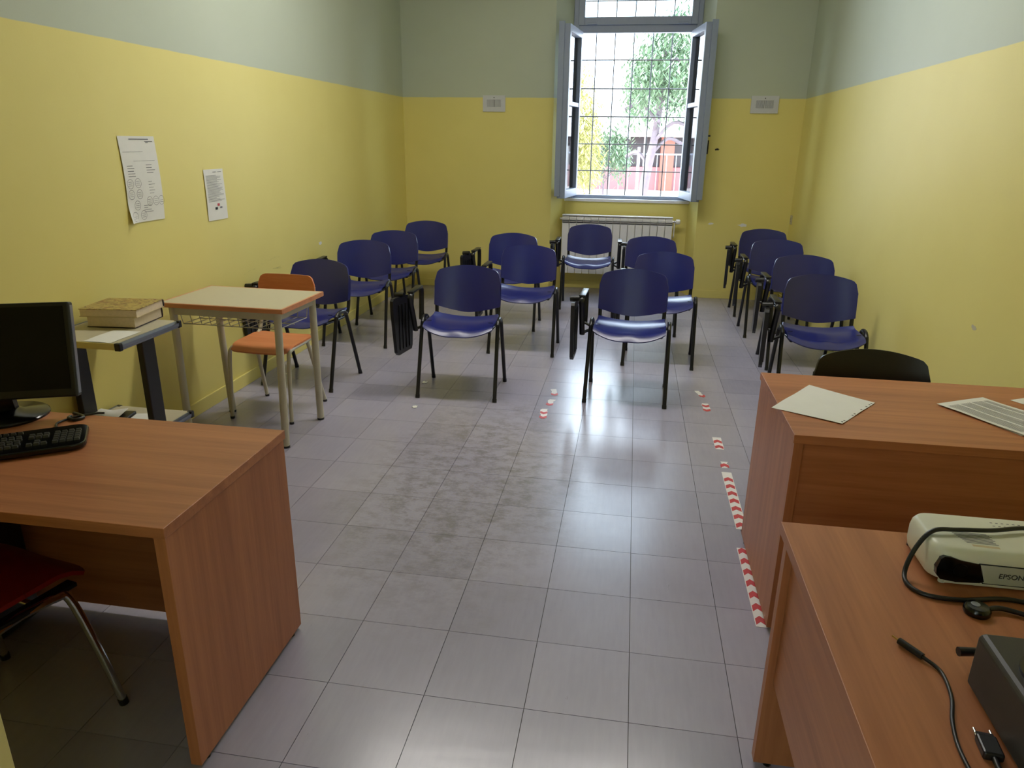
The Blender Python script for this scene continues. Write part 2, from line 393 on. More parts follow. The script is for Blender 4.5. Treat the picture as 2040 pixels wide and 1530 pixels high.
# ------------------------------------------------------------------ radiator in the niche
rad = empty('radiator', (-.832, YB+.135, 0), 0, 'white sectional radiator under the window', 'radiator')
sec = MB()
sec.box(.0026, .0761, -.04, -.034, .19, .775, bev=.002)
sec.box(.002, .0765, -.03, .045, .20, .23).box(.031, .048, -.036, .045, .22, .775)
sec.prism([(-.04, .735), (-.04, .785), (-.02, .806), (.035, .812), (.05, .80), (.05, .735)], .002, .0765, 'x')
sec.box(.0005, .0782, .035, .045, .21, .80)
for zz in (.748, .765): sec.box(.010, .069, -.0425, -.039, zz, zz+.007)
sme = sec.mesh('section'); sme.materials.append(MT['white'])
for k in range(15): link_mesh('section', sme, None, rad, (k*.0787, 0, 0))
MB().box(0, 1.18, -.045, .05, .812, .822, bev=.003).build('top_cover', MT['white'], rad)
MB().tube([(1.178, 0, .775), (1.215, 0, .775)], .011, 10).build('valve_pipe', MT['chrome'], rad, smooth=50)
MB().lathe([(.012, 1.21), (.024, 1.215), (.026, 1.235), (.024, 1.255), (.012, 1.26)], (0, 0, .775), 16, axis='x').build('valve_knob', MT['white'], rad, smooth=50)
MB().tube([(-.025, 0, .775), (.005, 0, .775)], .011, 10).build('air_plug', MT['white'], rad, smooth=50)
MB().tube([(1.20, 0, .775), (1.20, 0, .62), (1.20, .06, .6), (1.20, .11, .6)], .008, 8).build('feed_pipe', MT['white'], rad, smooth=50)
for xx in (.2, .95): MB().box(xx, xx+.03, .045, .116, .55, .58).build('bracket', MT['white'], rad)
# ------------------------------------------------------------------ wall vents, sockets, chips
def vent(x0, x1, z0, z1, label):
    v = empty('wall_vent', ((x0+x1)/2, YB, (z0+z1)/2), 0, label, 'vent', 'ventilation grilles beside the window')
    w, h = (x1-x0)/2, (z1-z0)/2
    p = MB(); gx0, gx1, gz0, gz1 = -w*.64, w*.64, -h*.42, h*.48
    p.box(-w, gx0, -.012, 0, -h, h).box(gx1, w, -.012, 0, -h, h).box(gx0, gx1, -.012, 0, -h, gz0).box(gx0, gx1, -.012, 0, gz1, h).box(-.004, .004, -.012, 0, gz0, gz1)
    p.build('vent_plate', MT['beige'] if False else MT['ventgrey'], v)
    MB().box(gx0, gx1, -.003, -.001, gz0, gz1).build('backing', MT['inkd'], v)
    n = 11
    for side in (-1, 1):
        for k in range(n):
            xx = side*(.010+(gx1-.012)*k/(n-1))
            MB().box(xx-.0022, xx+.0022, -.011, -.003, gz0, gz1, rz=side*.5).build('louvre', MT['ventgrey'], v)
    MB().lathe([(.005, -.0135), (.005, -.012)], (0, 0, h*.72), 10, axis='y').build('screw', MT['inkd'], v)
MT['ventgrey'] = plain('grey_vent_plate', (196, 198, 200), .5, var=.03)
vent(-1.688, -1.452, 1.855, 2.012, 'grey louvred vent plate on the back wall left of window')
vent(.998, 1.258, 1.857, 2.018, 'grey louvred vent plate on the back wall right of window')
so = empty('wall_socket', (XR, 5.49, .85), 0, 'small power socket low on right wall near the corner', 'socket')
MB().box(-.010, 0, -.035, .035, -.045, .045, bev=.003).build('plate', MT['ivory'], so)
for zz in (-.016, 0, .016): MB().lathe([(.005, -.0115), (.005, -.010)], (0, 0, zz), 10, axis='x').build('hole', MT['inkd'], so)
def chip(name, plane, c, r, seed, mat, label, kind_cat, stretch=2.2, th=.0012):
    rd = random.Random(seed); n = 14; poly = []
    for k in range(n):
        a = 2*PI*k/n; q = r*(.55+.6*rd.random()); poly.append((math.cos(a)*q*stretch, math.sin(a)*q))
    m = MB(); m.prism(poly, -th, 0.0, {'y': 'y', 'x': 'x'}[plane])
    if plane == 'x' and c[0] < 0: m = MB(); m.prism(poly, 0, th, 'x')
    o = m.build(name, mat, loc=c); return tag(o, label, kind_cat)
chip('paint_chip', 'y', (1.05, YB, .775), .018, 3, MT['white'], 'long white chip in the yellow paint above the rear chair', 'paint chip', 3.0)
chip('paint_chip', 'y', (.73, YB, .78), .010, 5, MT['white'], 'short white chip in yellow paint right of the niche', 'paint chip', 3.0)
chip('paint_chip', 'x', (XL, 3.25, .765), .016, 8, MT['white'], 'pair of white chips on left wall above the blue chairs', 'paint chip', 2.0)
chip('paint_chip', 'x', (XR, 1.27, .775), .014, 12, MT['ivory'], 'pale chip on right wall above the front desk', 'paint chip', 2.0)
chip('paint_chip', 'y', (.72, YB, 1.515), .013, 15, MT['inkd'], 'dark scratch mark on back wall beside the window handle', 'wall mark', 1.8)
# ------------------------------------------------------------------ wall papers
def sheet_paper(name, w, h, label, curl, rot):
    o = empty(name, (XL, 0, 0), 0, label, 'poster')
    return o
def wall_paper(y0, y1, z0, z1, label, curl, lines, circles, blocks=()):
    w, h = y1-y0, z1-z0
    o = empty('wall_paper', (XL+.002, y0, z0), 0, label, 'paper')
    def off(u, v):
        k = .0015+.004*math.sin(3*v+u)*(.3+.7*v*(1-v)*2)
        if curl: k += .05*max(0, .22-(u*.9+v))**1.3*3
        return abs(k)
    G = [[(off(u/12, v/16), u/12*w + (0 if not curl else .010*math.sin(v/16*3)), v/16*h) for v in range(17)] for u in range(13)]
    MB().sheet(G, .0006).build('sheet', MT['paper'], o, smooth=60)
    ink = MB()
    def P(u, v): return Vector((off(u, v)+.0012, u*w+(0 if not curl else .010*math.sin(v*3)), v*h))
    for (u0, u1, v, t) in lines:
        n = 6; pts = [P(u0+(u1-u0)*k/n, v) for k in range(n+1)]
        ink.sheet([[p+Vector((0, 0, -t*h/2)), p+Vector((0, 0, t*h/2))] for p in pts])
    for (u, v, r, t) in circles:
        n = 20; ring = []
        for k in range(n+1):
            a = 2*PI*k/n
            ring.append([P(u+math.cos(a)*q/w, v+math.sin(a)*q/h) for q in (r-t, r)])
        ink.sheet(ring)
    ink.build('print', MT['ink'], o)
    if blocks:
        for (u0, u1, v0, v1, mt) in blocks:
            MB().sheet([[P(u0, v0), P(u0, v1)], [P(u1, v0), P(u1, v1)]]).build('print_block', mt, o)
    return o
rr = random.Random(3)
ln = [(.28, .82, .965, .010), (.70, .93, .94, .007), (.72, .80, .925, .006), (.05, .60, .82, .003), (.3, .9, .715, .003)]
for k in range(5): ln.append((.10, .22+.12*rr.random(), .66-.03*k, .006)); 
for k in range(4): ln.append((.62, .78+.1*rr.random(), .665-.03*k, .006))
for k in range(5): ln.append((.62, .70+.1*rr.random(), .47-.035*k, .004))
for k in range(4): ln.append((.42, .5+.2*rr.random(), .19-.025*k, .005))
cl = []
for (u, v, n) in ((.12, .455, 3), (.33, .46, 3), (.12, .33, 3), (.34, .33, 3), (.25, .20, 3), (.16, .07, 2), (.40, .08, 3), (.60, .235, 3), (.78, .235, 3), (.94, .235, 2)):
    cl.append((u, v, .0235, .0016))
    for k in range(n): ln.append((u-.05, u+.05, v+.022*(k-1), .0035))
wall_paper(1.02, 1.30, 1.147, 1.562, 'larger white wall chart with circle diagrams and handwriting', True, ln, cl)
ln2 = [(.45, .62, .945, .012), (.7, .9, .945, .008)]
for k in range(24): ln2.append((.08, (.62 if k % 5 else .45)+.3*rr.random(), .88-.022*k, .006))
wall_paper(1.712, 1.92, 1.091, 1.383, 'smaller white printed sheet with red and black squares', False, ln2, [], ((.50, .62, .275, .325, MT['taper']), (.38, .50, .205, .255, MT['inkd']), (.62, .74, .225, .255, MT['ink'])))
# ------------------------------------------------------------------ ceiling lamps (above the frame)
def lamp_mat():
    m, N, L, b = newmat('lamp_diffuser'); b.inputs['Base Color'].default_value = (.9, .9, .88, 1)
    b.inputs['Emission Color'].default_value = (1, .96, .90, 1); b.inputs['Emission Strength'].default_value = 32; return m
MT['lamp'] = lamp_mat()
for x, lb_ in ((-1.35, 'white ceiling lamp with glowing diffuser nearer the left wall'), (.0, 'white ceiling lamp with glowing diffuser nearer the right wall')):
    cl_ = empty('ceiling_lamp', (x, 2.12, HC), 0, lb_, 'lamp', 'ceiling lamps')
    MB().box(-.64, .64, -.16, .16, -.07, 0, bev=.004).build('housing', MT['white'], cl_)
    MB().box(-.60, .60, -.14, .14, -.085, -.0705, bev=.004).build('diffuser', MT['lamp'], cl_)
# ------------------------------------------------------------------ stackable chairs
def leg_mesh(sx, front):
    s = -1 if front else 1
    pts = [(sx*.250, s*.212, .006), (sx*.247, s*.145, .22), (sx*.244, s*.075, .435), (sx*.243, s*.058, .467), (sx*.243, s*.032, .484), (sx*.243, 0, .489)]
    P = [Vector(pts[0]), Vector(pts[1])]+catmull(pts[1:], 5)[1:]
    m = MB().tube(P, .0125, 12, r2=.0125, up=(1, 0, 0)); return m
def chair_meshes():
    D = {}
    for sx in (-1, 1):
        for fr_ in (0, 1):
            D[('leg', sx, fr_)] = leg_mesh(sx, fr_).mesh('leg', 50)
            s = -1 if fr_ else 1
            D[('cap', sx, fr_)] = MB().tube([(sx*.250, s*.2135, .0), (sx*.2495, s*.207, .022)], .0145, 12).mesh('foot_cap', 50)
        # back upright: runs under the seat then turns up behind the backrest
        pts = [(sx*.196, -.13, .432), (sx*.198, 0, .428), (sx*.201, .10, .428), (sx*.204, .150, .442), (sx*.207, .172, .475), (sx*.209, .186, .55), (sx*.209, .197, .64), (sx*.207, .203, .69)]
        D[('up', sx)] = MB().tube(catmull(pts, 4), .0125, 10, r2=.0095, up=(1, 0, 0)).mesh('back_upright', 50)
        D[('spacer', sx)] = MB().tube([(sx*.195, 0, .445), (sx*.243, 0, .462)], .010, 8).mesh('spacer', 50)
        D[('screw', sx)] = MB().box(sx*.198-.014, sx*.198+.014, -.065, -.055, .474, .4765).mesh('screw_slot')
    D['cross'] = MB().tube([(-.198, -.10, .428), (.198, -.10, .428)], .010, 8).tube([(-.2, .10, .426), (.2, .10, .426)], .010, 8).mesh('cross_bar', 50)
    # seat: dished shell with rolled front lip
    G = []
    nu, nv = 22, 20
    for iv in range(nv+1):
        v = iv/nv; row = []
        for iu in range(nu+1):
            u = -1+2*iu/nu
            # y runs from the front edge (-.2) to the back (.19)
            yb = .185-.05*abs(u)**3.5
            yf = -.198+.050*abs(u)**4
            y = yf+(yb-yf)*v
            hw = .222
            x = hw*u*(1-.05*max(0, v-.7)/.3*abs(u)**3)
            z = .437+.036*abs(u)**2.2
            fr_ = max(0, .16-v)/.16
            z -= .030*fr_**2*(1-.35*abs(u)**2)
            hump = .010*math.exp(-((u)/.22)**2)*math.exp(-((v-.14)/.12)**2)
            z += hump
            bk = max(0, v-.78)/.22; z += .016*bk**2
            row.append((x, y, z))
        G.append(row)
    D['seat'] = MB().sheet(G, -.010).mesh('seat', 60)
    # backrest: arched shell, hollow towards the sitter
    G = []
    for iv in range(25):
        v = iv/24; row = []
        for iu in range(31):
            u = -1+2*iu/30
            a = abs(u)
            zb = .480+.050*a**1.6
            if a <= .80: zt = .785-.024*(a/.80)**2
            else:
                q = (a-.80)/.20; zt = .761-.075*(1-math.sqrt(max(0, 1-q*q)))-.004*q
            z = zb+(zt-zb)*v
            x = .222*u
            y = .150+.042*(1-a**2.2)+.055*(z-.48)/.3
            row.append((x, y, z))
        G.append(row)
    D['back'] = MB().sheet(G, .008).mesh('backrest', 60)
    # side flanges gripping the uprights
    for sx in (-1, 1):
        D[('flange', sx)] = MB().tube([(sx*.212, .178, .532), (sx*.213, .192, .60), (sx*.212, .203, .670)], .0105, 10, r2=.011, up=(1, 0, 0)).mesh('back_sleeve', 50)
        # arm loop (moulded black plastic) and folded writing tablet
        X = sx*.300
        a = MB()
        lp = catmull([(X, -.030, .395), (X, -.075, .50), (X, -.125, .60), (X, -.135, .632), (X, -.105, .652), (X, .0, .656), (X, .085, .655), (X, .125, .642), (X, .135, .605), (X, .128, .52), (X, .118, .435)], 4)
        a.tube(lp, .017, 8, r2=.009, up=(1, 0, 0))
        D[('arm', sx)] = a.mesh('armrest', 50)
        D[('armpad', sx)] = MB().box(X-.021, X+.021, -.125, .11, .656, .668, bev=.005).mesh('arm_pad', 40)
        D[('bracket', sx)] = MB().tube([(sx*.243, -.02, .43), (sx*.30, -.028, .405)], .010, 8).tube([(sx*.243, .08, .42), (sx*.30, .118, .438)], .010, 8).mesh('arm_bracket', 50)
        # tablet hangs from a pivot at the front of the arm; local origin at the pivot
        t = MB()
        poly = [(-.130, -.015), (-.115, .0), (.085, -.004), (.110, -.02), (.118, -.12), (.100, -.34), (.088, -.365), (-.075, -.372), (-.098, -.35), (-.128, -.10)]
        t.prism(poly, -.011, .011, 'x')
        D[('tablet', sx)] = t.mesh('writing_tablet')
        rb = MB()
        for yy in (-.06, -.02, .02, .06): rb.box(sx*-.016, sx*-.011, yy-.004, yy+.004, -.34, -.05) if sx > 0 else rb.box(.011, .016, yy-.004, yy+.004, -.34, -.05)
        D[('ribs', sx)] = rb.mesh('rib')
        D[('pivot', sx)] = MB().tube([(sx*.030, -.02, .005), (sx*-.030, -.02, .010)], .017, 12).mesh('pivot', 50)
    return D
CM = chair_meshes()
def add(name, key, mat, parent, loc=(0, 0, 0), rot=(0, 0, 0)):
    me = CM[key]
    if not me.materials: me.materials.append(mat)
    o = bpy.data.objects.new(name, me); C.objects.link(o); o.parent = parent; o.location = loc; o.rotation_euler = rot
    return o
def chair(x, y, rz, label, arms=(-1,), swing=0.0, shell=None, group='blue stacking chairs set out in the classroom', name='stacking_chair'):
    t = empty(name, (x, y, 0), math.radians(rz), label, 'chair', group)
    sh = shell or MT['blue']
    for k in ('seat', 'back'):
        me = CM[k]
        if shell is not None: me = me.copy(); me.materials.clear(); me.materials.append(shell)
        elif not me.materials: me.materials.append(sh)
        o = bpy.data.objects.new({'seat': 'seat', 'back': 'backrest'}[k], me); C.objects.link(o); o.parent = t
        par = o
        for sx in (-1, 1):
            if k == 'back':
                me2 = CM[('flange', sx)]
                if shell is not None: me2 = me2.copy(); me2.materials.clear(); me2.materials.append(shell)
                elif not me2.materials: me2.materials.append(sh)
                q = bpy.data.objects.new('back_sleeve', me2); C.objects.link(q); q.parent = par
            else: add('screw_slot', ('screw', sx), MT['blackp'], par)
    for sx in (-1, 1):
        for f_ in (0, 1):
            l = add('leg', ('leg', sx, f_), MT['blackm'], t); add('foot_cap', ('cap', sx, f_), MT['blackp'], l)
        add('back_upright', ('up', sx), MT['blackm'], t); add('spacer', ('spacer', sx), MT['blackm'], t)
    add('cross_bar', 'cross', MT['blackm'], t)
    for sx in arms:
        a = add('armrest', ('arm', sx), MT['blackp'], t); add('arm_pad', ('armpad', sx), MT['blackp'], a)
        add('arm_bracket', ('bracket', sx), MT['blackm'], t)
        tb = add('writing_tablet', ('tablet', sx), MT['blackp'], t, (sx*(.345+.0015*abs(swing)), -.095, .635), (0, 0, math.radians(-swing*sx)))
        add('rib', ('ribs', sx), MT['blackp'], tb); add('pivot', ('pivot', sx), MT['blackp'], tb)
    return t
B = 'blue plastic chair with black legs, '
chair(-2.17, 2.127, -5.5, B+'nearest in the left wall row, behind the small table', (-1,))
chair(-2.205, 3.15, 4.5, B+'second from front in the left wall row', (-1,))
chair(-2.19, 3.845, 2, B+'third from front in the left wall row', ())
chair(-2.135, 4.73, 3, B+'in the far left corner of the room', ())
chair(-1.118, 2.122, 1.2, B+'front row, with black tablet swung out to its left', (-1,), -13)
chair(-.868, 3.2, 0, B+'directly behind the front chair with swung-out tablet', (-1,))
chair(-1.115, 3.945, 0, B+'third back in the left-centre row, tablet folded', (-1,), -10)
chair(-.485, 4.87, 1, B+'in front of the radiator, tablet arms both sides', (-1, 1))
chair(-.05, 2.235, -2.3, B+'front centre, with the sunlit rear seat edge', (-1,))
chair(.175, 3.085, -2.6, B+'second back in the right-centre row', (-1,))
chair(.095, 4.03, -2, B+'third back in the right-centre row, before the radiator end', ())
chair(1.125, 2.31, -2, B+'nearest in the right wall row, behind the desk', (-1,), -7)
chair(1.21, 3.195, 0, B+'second from front in the right wall row', (-1,), -7)
chair(1.182, 4.125, 0, B+'third from front in the right wall row', (-1,), -7)
chair(1.195, 4.925, 0, B+'last in the right wall row, by the corner', (-1,), -7)
# teacher's black chair behind the desk
chair(.905, .485, 0, 'black plastic chair tucked behind the right hand desk', (), shell=MT['blackchair'], group=None, name='desk_chair')
# ------------------------------------------------------------------ desks
DH = .72
def desk_right():
    x0, x1, y0, y1 = .452, 1.47, -.11, .532
    d = empty('teacher_desk', (x0, y0, 0), 0, 'beech laminate desk by right wall with papers on it', 'desk')
    w, dp = x1-x0, y1-y0
    MB().box(0, w, 0, dp, DH-.028, DH, bev=.0015).build('desk_top', MT['beech_x'], d)
    for xx in (.004, w-.032):
        p = MB().box(xx, xx+.028, .004, dp-.01, .014, DH-.028, bev=.001).build('end_panel', MT['beech_z'], d)
        for yy in (.05, dp-.07): MB().lathe([(.011, 0), (.011, .0145)], (xx+.014, yy, 0), 10).build('foot', MT['blackp'], p)
    MB().box(.034, w-.034, .022, .040, .20, DH-.029).build('modesty_panel', MT['beech_x'], d)
    MB().box(.0325, .0350, .0212, .030, .20, DH-.03).build('gap_shade_strip', MT['inkd'], d)  # solid dark strip, paints in the shade of the joint beside the end panel
desk_right()
def desk_front():
    x0, x1, y0, y1 = .315, 1.10, -2.08, -.655
    H = .71
    d = empty('projector_desk', (x0, y0, 0), 0, 'beech laminate desk at lower right carrying the projector', 'desk')
    w, dp = x1-x0, y1-y0
    MB().box(0, w, 0, dp, H-.028, H, bev=.0015).build('desk_top', MT['beech_y'], d)
    for yy in (.006, dp-.038):
        p = MB().box(.012, w-.012, yy, yy+.030, .014, H-.028, bev=.001).build('end_panel', MT['beech_z'], d)
        for xx in (.05, w-.05): MB().lathe([(.011, 0), (.011, .0145)], (xx, yy+.015, 0), 10).build('foot', MT['blackp'], p)
    MB().box(.030, .048, .038, dp-.040, .275, H-.029).build('modesty_panel', MT['beech_y'], d)
desk_front()
def desk_left():
    x0, x1, y0, y1 = -2.50, -1.088, -.965, -.365
    d = empty('computer_desk', (x0, y0, 0), 0, 'beech laminate desk at lower left with monitor and keyboard', 'desk')
    w, dp = x1-x0, y1-y0; H = .715
    MB().box(0, w, 0, dp, H-.028, H, bev=.0015).build('desk_top', MT['beech_x'], d)
    for xx in (.004, w-.034):
        p = MB().box(xx, xx+.030, .006, dp-.006, .014, H-.028, bev=.001).build('end_panel', MT['beech_z'], d)
        for yy in (.05, dp-.05): MB().lathe([(.011, 0), (.011, .0145)], (xx+.015, yy, 0), 10).build('foot', MT['blackp'], p)
    MB().box(.034, w-.034, dp-.05, dp-.032, .03, H-.029).build('modesty_panel', MT['beech_x'], d)
    MB().box(.034, w-.034, .20, .218, H-.13, H-.029).build('rail', MT['beech_x'], d)
desk_left()
# computer tower under the left desk
tw = empty('computer_tower', (-2.18, -.88, 0), 0, 'black computer tower in the shade under left desk', 'computer')
MB().box(0, .18, 0, .42, .01, .40, bev=.006).build('case', MT['blackp'], tw)
MB().box(.172, .180, -.006, 0, .03, .39).build('front_strip', MT['alu'], tw)
for a in range(5):
    for b in range(3): MB().box(.03+.02*a, .038+.02*a, -.003, 0, .33+.016*b, .338+.016*b).build('vent_hole', MT['ink'], tw)
for xx in (.02, .14):
    for yy in (.03, .36): MB().box(xx, xx+.02, yy, yy+.03, 0, .011).build('foot', MT['blackp'], tw)
# ------------------------------------------------------------------ red chair at the left desk
def red_chair():
    t = empty('red_chair', (-1.725, -.893, 0), math.radians(-12), 'red seated chair with chrome legs pushed under left desk', 'chair')
    # faces +y
    G = []
    for iv in range(13):
        v = iv/12; row = []
        for iu in range(17):
            u = -1+2*iu/16; x = .195*u*(1-.06*v*0); y = -.19+.38*v*(1) - .03*abs(u)**4*(1 if v > .5 else -.2)
            z = .428+.02*abs(u)**2 - .028*max(0, v-.8)/.2*max(0, v-.8)/.2
            row.append((x, y, z))
        G.append(row)
    MB().sheet(G, .012).build('seat', MT['red'], t, smooth=60)
    G = [[(.19*(-1+2*i/14), -.215-.03*(1-abs(-1+2*i/14)**2)-.05*j/8, .60+.20*j/8-.02*abs(-1+2*i/14)**4*(j/8)) for j in range(9)] for i in range(15)]
    MB().sheet(G, .012).build('backrest', MT['red'], t, smooth=60)
    for sx in (-1, 1):
        MB().tube(catmull([(sx*.250, .165, .004), (sx*.232, .135, .20), (sx*.212, .10, .385), (sx*.205, .07, .408), (sx*.195, -.02, .410)], 5), .0115, 10).build('leg', MT['chrome'], t, smooth=50)
        MB().tube(catmull([(sx*.255, -.235, .004), (sx*.228, -.17, .20), (sx*.205, -.12, .385), (sx*.20, -.10, .405), (sx*.195, -.02, .410)], 5), .0115, 10).build('leg', MT['chrome'], t, smooth=50)
        MB().tube(catmull([(sx*.18, .0, .408), (sx*.18, -.14, .410), (sx*.178, -.19, .45), (sx*.175, -.222, .62), (sx*.17, -.25, .74)], 5), .010, 10).build('back_upright', MT['chrome'], t, smooth=50)
        for yy, s_ in ((.165, .25), (-.235, .255)): MB().tube([(sx*s_, yy, 0), (sx*(s_-.002), yy*.985, .02)], .0135, 10).build('foot_cap', MT['blackp'], t, smooth=50)
        MB().box(sx*.19-.018, sx*.19+.018, -.16, .13, .408, .420, bev=.002).build('seat_bracket', MT['blackm'], t)
    MB().tube([(-.19, .03, .405), (.19, .03, .405)], .009, 8).build('cross_bar', MT['chrome'], t, smooth=50)
red_chair()
# ------------------------------------------------------------------ monitor, keyboard, cables
mon = empty('monitor', (-1.982, -.455, .715), math.radians(22), 'black flat computer monitor on left desk', 'monitor')
b_ = MB().box(-.228, .228, -.018, .018, .066, .362, bev=.005).build('bezel', MT['blackp'], mon, (0, -.012, 0), (math.radians(-12), 0, 0))
MB().box(-.212, .212, -.0195, -.0175, .092, .350).build('screen', MT['screen'], b_)
MB().box(-.15, .15, .015, .045, .11, .32, bev=.012).build('back_shell', MT['blackp'], b_)
MB().box(.2275, .2292, -.010, .012, .076, .352).build('side_trim', MT['alu'], b_)
MB().prism([(-.035, .0), (.035, .0), (.022, .12), (-.022, .12)], -.004, .022, 'y').build('neck', MT['dark'], mon, (0, .02, .012))
MB().lathe([(.118, 0), (.118, .006), (.112, .011), (.05, .016), (.035, .026)], (0, .03, .0), 36).build('base', MT['dark'], mon, smooth=40)
def text_obj(name, body, size, mat, parent, loc, rot, ext=.0004, align='CENTER'):
    cu = bpy.data.curves.new(name, 'FONT'); cu.body = body; cu.size = size; cu.extrude = ext; cu.align_x = align
    tmp = bpy.data.objects.new(name+'_tmp', cu); C.objects.link(tmp)
    dg = bpy.context.evaluated_depsgraph_get(); me = bpy.data.meshes.new_from_object(tmp.evaluated_get(dg))
    bpy.data.objects.remove(tmp); bpy.data.curves.remove(cu)
    me.name = name; me.materials.clear(); me.materials.append(mat)
    return link_mesh(name, me, None, parent, loc, rot)
text_obj('lettering', 'SAMSUNG', .011, MT['beige'], b_, (-.035, -.0187, .074), (PI/2, 0, 0))
kb = empty('keyboard', (-1.80, -.665, .715), math.radians(35), 'black computer keyboard lying askew on left desk', 'keyboard')
def rrect(w, h, r, n=5):
    P = []
    for cx, cy, a0 in ((w-r, h-r, 0), (-w+r, h-r, 90), (-w+r, -h+r, 180), (w-r, -h+r, 270)):
        for k in range(n+1):
            a = math.radians(a0+90*k/n); P.append((cx+math.cos(a)*r, cy+math.sin(a)*r))
    return P
MB().prism(rrect(.222, .088, .035), .004, .020).build('body', MT['dark'], kb, bevel=.004)
for xx in (-.18, .18):
    for yy in (-.06, .06): MB().lathe([(.008, 0), (.008, .006)], (xx, yy, 0), 8).build('foot', MT['blackp'], kb)
ks = MB()
def key(x, y, w=.0155, d=.0145):
    x0, x1, y0, y1 = x-w/2, x+w/2, y-d/2, y+d/2; i = .002
    V = [(x0, y0, .019), (x1, y0, .019), (x1, y1, .019), (x0, y1, .019), (x0+i, y0+i, .0265), (x1-i, y0+i, .0265), (x1-i, y1-i, .0265), (x0+i, y1-i, .0265)]
    ks.add(V, [(4, 5, 6, 7), (0, 1, 5, 4), (1, 2, 6, 5), (2, 3, 7, 6), (3, 0, 4, 7)])
for r in range(5):
    for c_ in range(15):
        if r == 0 and 3 < c_ < 9: continue
        key(-.20+c_*.0178+.003*(r % 2), -.044+r*.0178)
key(-.20+6*.0178, -.044, .085)
for c_ in range(15): key(-.20+c_*.0178, .062, .0145, .011)
for r in range(5):
    for c_ in range(4): key(.145+c_*.0178, -.044+r*.0178)
for c_ in range(3):
    for r in (0, 3, 4): key(.082+c_*.0178, -.044+r*.0178)
key(.082+.0178, -.044+.0178)
tag(ks.build('keys', MT['keys'], kb), kind='stuff')
tag(MB().tube(catmull([(-1.745, -.53, .719), (-1.765, -.49, .719), (-1.79, -.455, .719), (-1.775, -.40, .719), (-1.735, -.36, .719), (-1.71, -.352, .719)], 6), .0035, 8).build('cable', MT['blackp'], smooth=50), 'thin black keyboard cable running to the desk edge', 'cable')
tag(MB().tube(catmull([(-1.80, -.375, .7205), (-1.77, -.385, .7205), (-1.745, -.40, .7205), (-1.755, -.425, .7205), (-1.785, -.415, .7205), (-1.79, -.40, .7205)], 6), .005, 8).build('cable', MT['blackp'], smooth=50), 'looped black cable on left desk behind the monitor base', 'cable')
# ------------------------------------------------------------------ trolley by the left wall
tr = empty('trolley', (-2.535, .28, 0), 0, 'small grey trolley with black uprights against left wall', 'trolley')
def shelf(name, z, th, mat):
    s_ = MB().box(.012, .393, .010, .42, z-th, z).build(name, mat, tr)
    MB().prism([(.405, z-th), (.398, z+.001), (.393, z+.001), (.393, z-th-.004), (.400, z-th-.004), (.409, z-th+.008), (.409, z-.008)], .022, .408, 'y').build('edge_trim', MT['alu'], s_, smooth=30)
    MB().prism([(0, z-th-.003), (.012, z-th-.003), (.012, z+.002), (.003, z+.002), (0, z-.006)], .012, .418, 'y').build('edge_trim', MT['alu'], s_)
    MB().box(.012, .385, .004, .010, z-th, z-.001).build('edge_band', MT['doorpaint'], s_)
    for xx in (0, .383):
        for yy in (.0, .408): MB().box(xx, xx+.027, yy, yy+.022, z-th-.004, z+.002, bev=.004).build('corner_cap', MT['blackp'], s_)
    return s_
shelf('top_shelf', .75, .028, MT['ivory']); shelf('lower_shelf', .30, .028, MT['ivory'])
for xx in (.005, .355):
    MB().box(xx, xx+.03, .17, .255, .05, .722, bev=.004).build('upright', MT['blackm'], tr)
    MB().box(xx, xx+.03, .02, .41, .045, .075, bev=.004).build('foot_rail', MT['blackm'], tr)
    for yy in (.05, .37): MB().lathe([(.022, -.01), (.022, .01)], (xx+.015, yy, .022), 14, axis='x').box(xx+.004, xx+.026, yy-.006, yy+.006, .022, .048).build('castor', MT['blackp'], tr)
MB().tube([(.02, .205, .71), (.37, .205, .71)], .010, 8).build('brace', MT['alu'], tr)
# books on it
def cover_mat():
    m, N, L, b = newmat('patterned_book_cover'); v = coords(N, 'Object', L, (22, 30, 30))
    f = noise(N, L, v, 1, 4, .6, 2.5); g = noise(N, L, coords(N, 'Object', L, (9, 14, 9)), 1, 3, .6, 3)
    c = mixc(N, L, ramp(N, L, f, .5, .58), lin((172, 150, 84)), lin((112, 82, 44)))
    c = mixc(N, L, ramp(N, L, g, .56, .6), c, lin((120, 60, 36)))
    L.new(c, b.inputs['Base Color']); b.inputs['Roughness'].default_value = .35; return m
MT['cover'] = cover_mat(); MT['coverdark'] = plain('dark_book_cover', (40, 22, 22), .45)
MT['covercream'] = plain('cream_book_cover', (196, 178, 140), .5)
def book(x, y, z, w, dpt, th, rz, label, top, bottom, spine):
    o = empty('book', (x, y, z), math.radians(rz), label, 'book', 'books on the trolley')
    MB().box(.0, w, .0, dpt, 0, .0028).build('bottom_cover', bottom, o)
    MB().box(.0, w, .0, dpt, th-.0028, th).build('top_cover', top, o)
    MB().box(.003, w-.004, .004, dpt-.003, .0028, th-.0028).build('pages', MT['pages'], o)
    MB().prism([(dpt-.001, 0), (dpt+.004, th*.2), (dpt+.005, th*.5), (dpt+.004, th*.8), (dpt-.001, th)], 0, w, 'x').build('spine', spine, o)
book(-2.450, .505, .752, .225, .225, .048, 5, 'thick dark-spined book underneath on the trolley', MT['covercream'], MT['coverdark'], MT['coverdark'])
book(-2.468, .490, .8005, .262, .235, .036, 7, 'book with ornate brown patterned cover, on top', MT['cover'], MT['covercream'], MT['coverdark'])
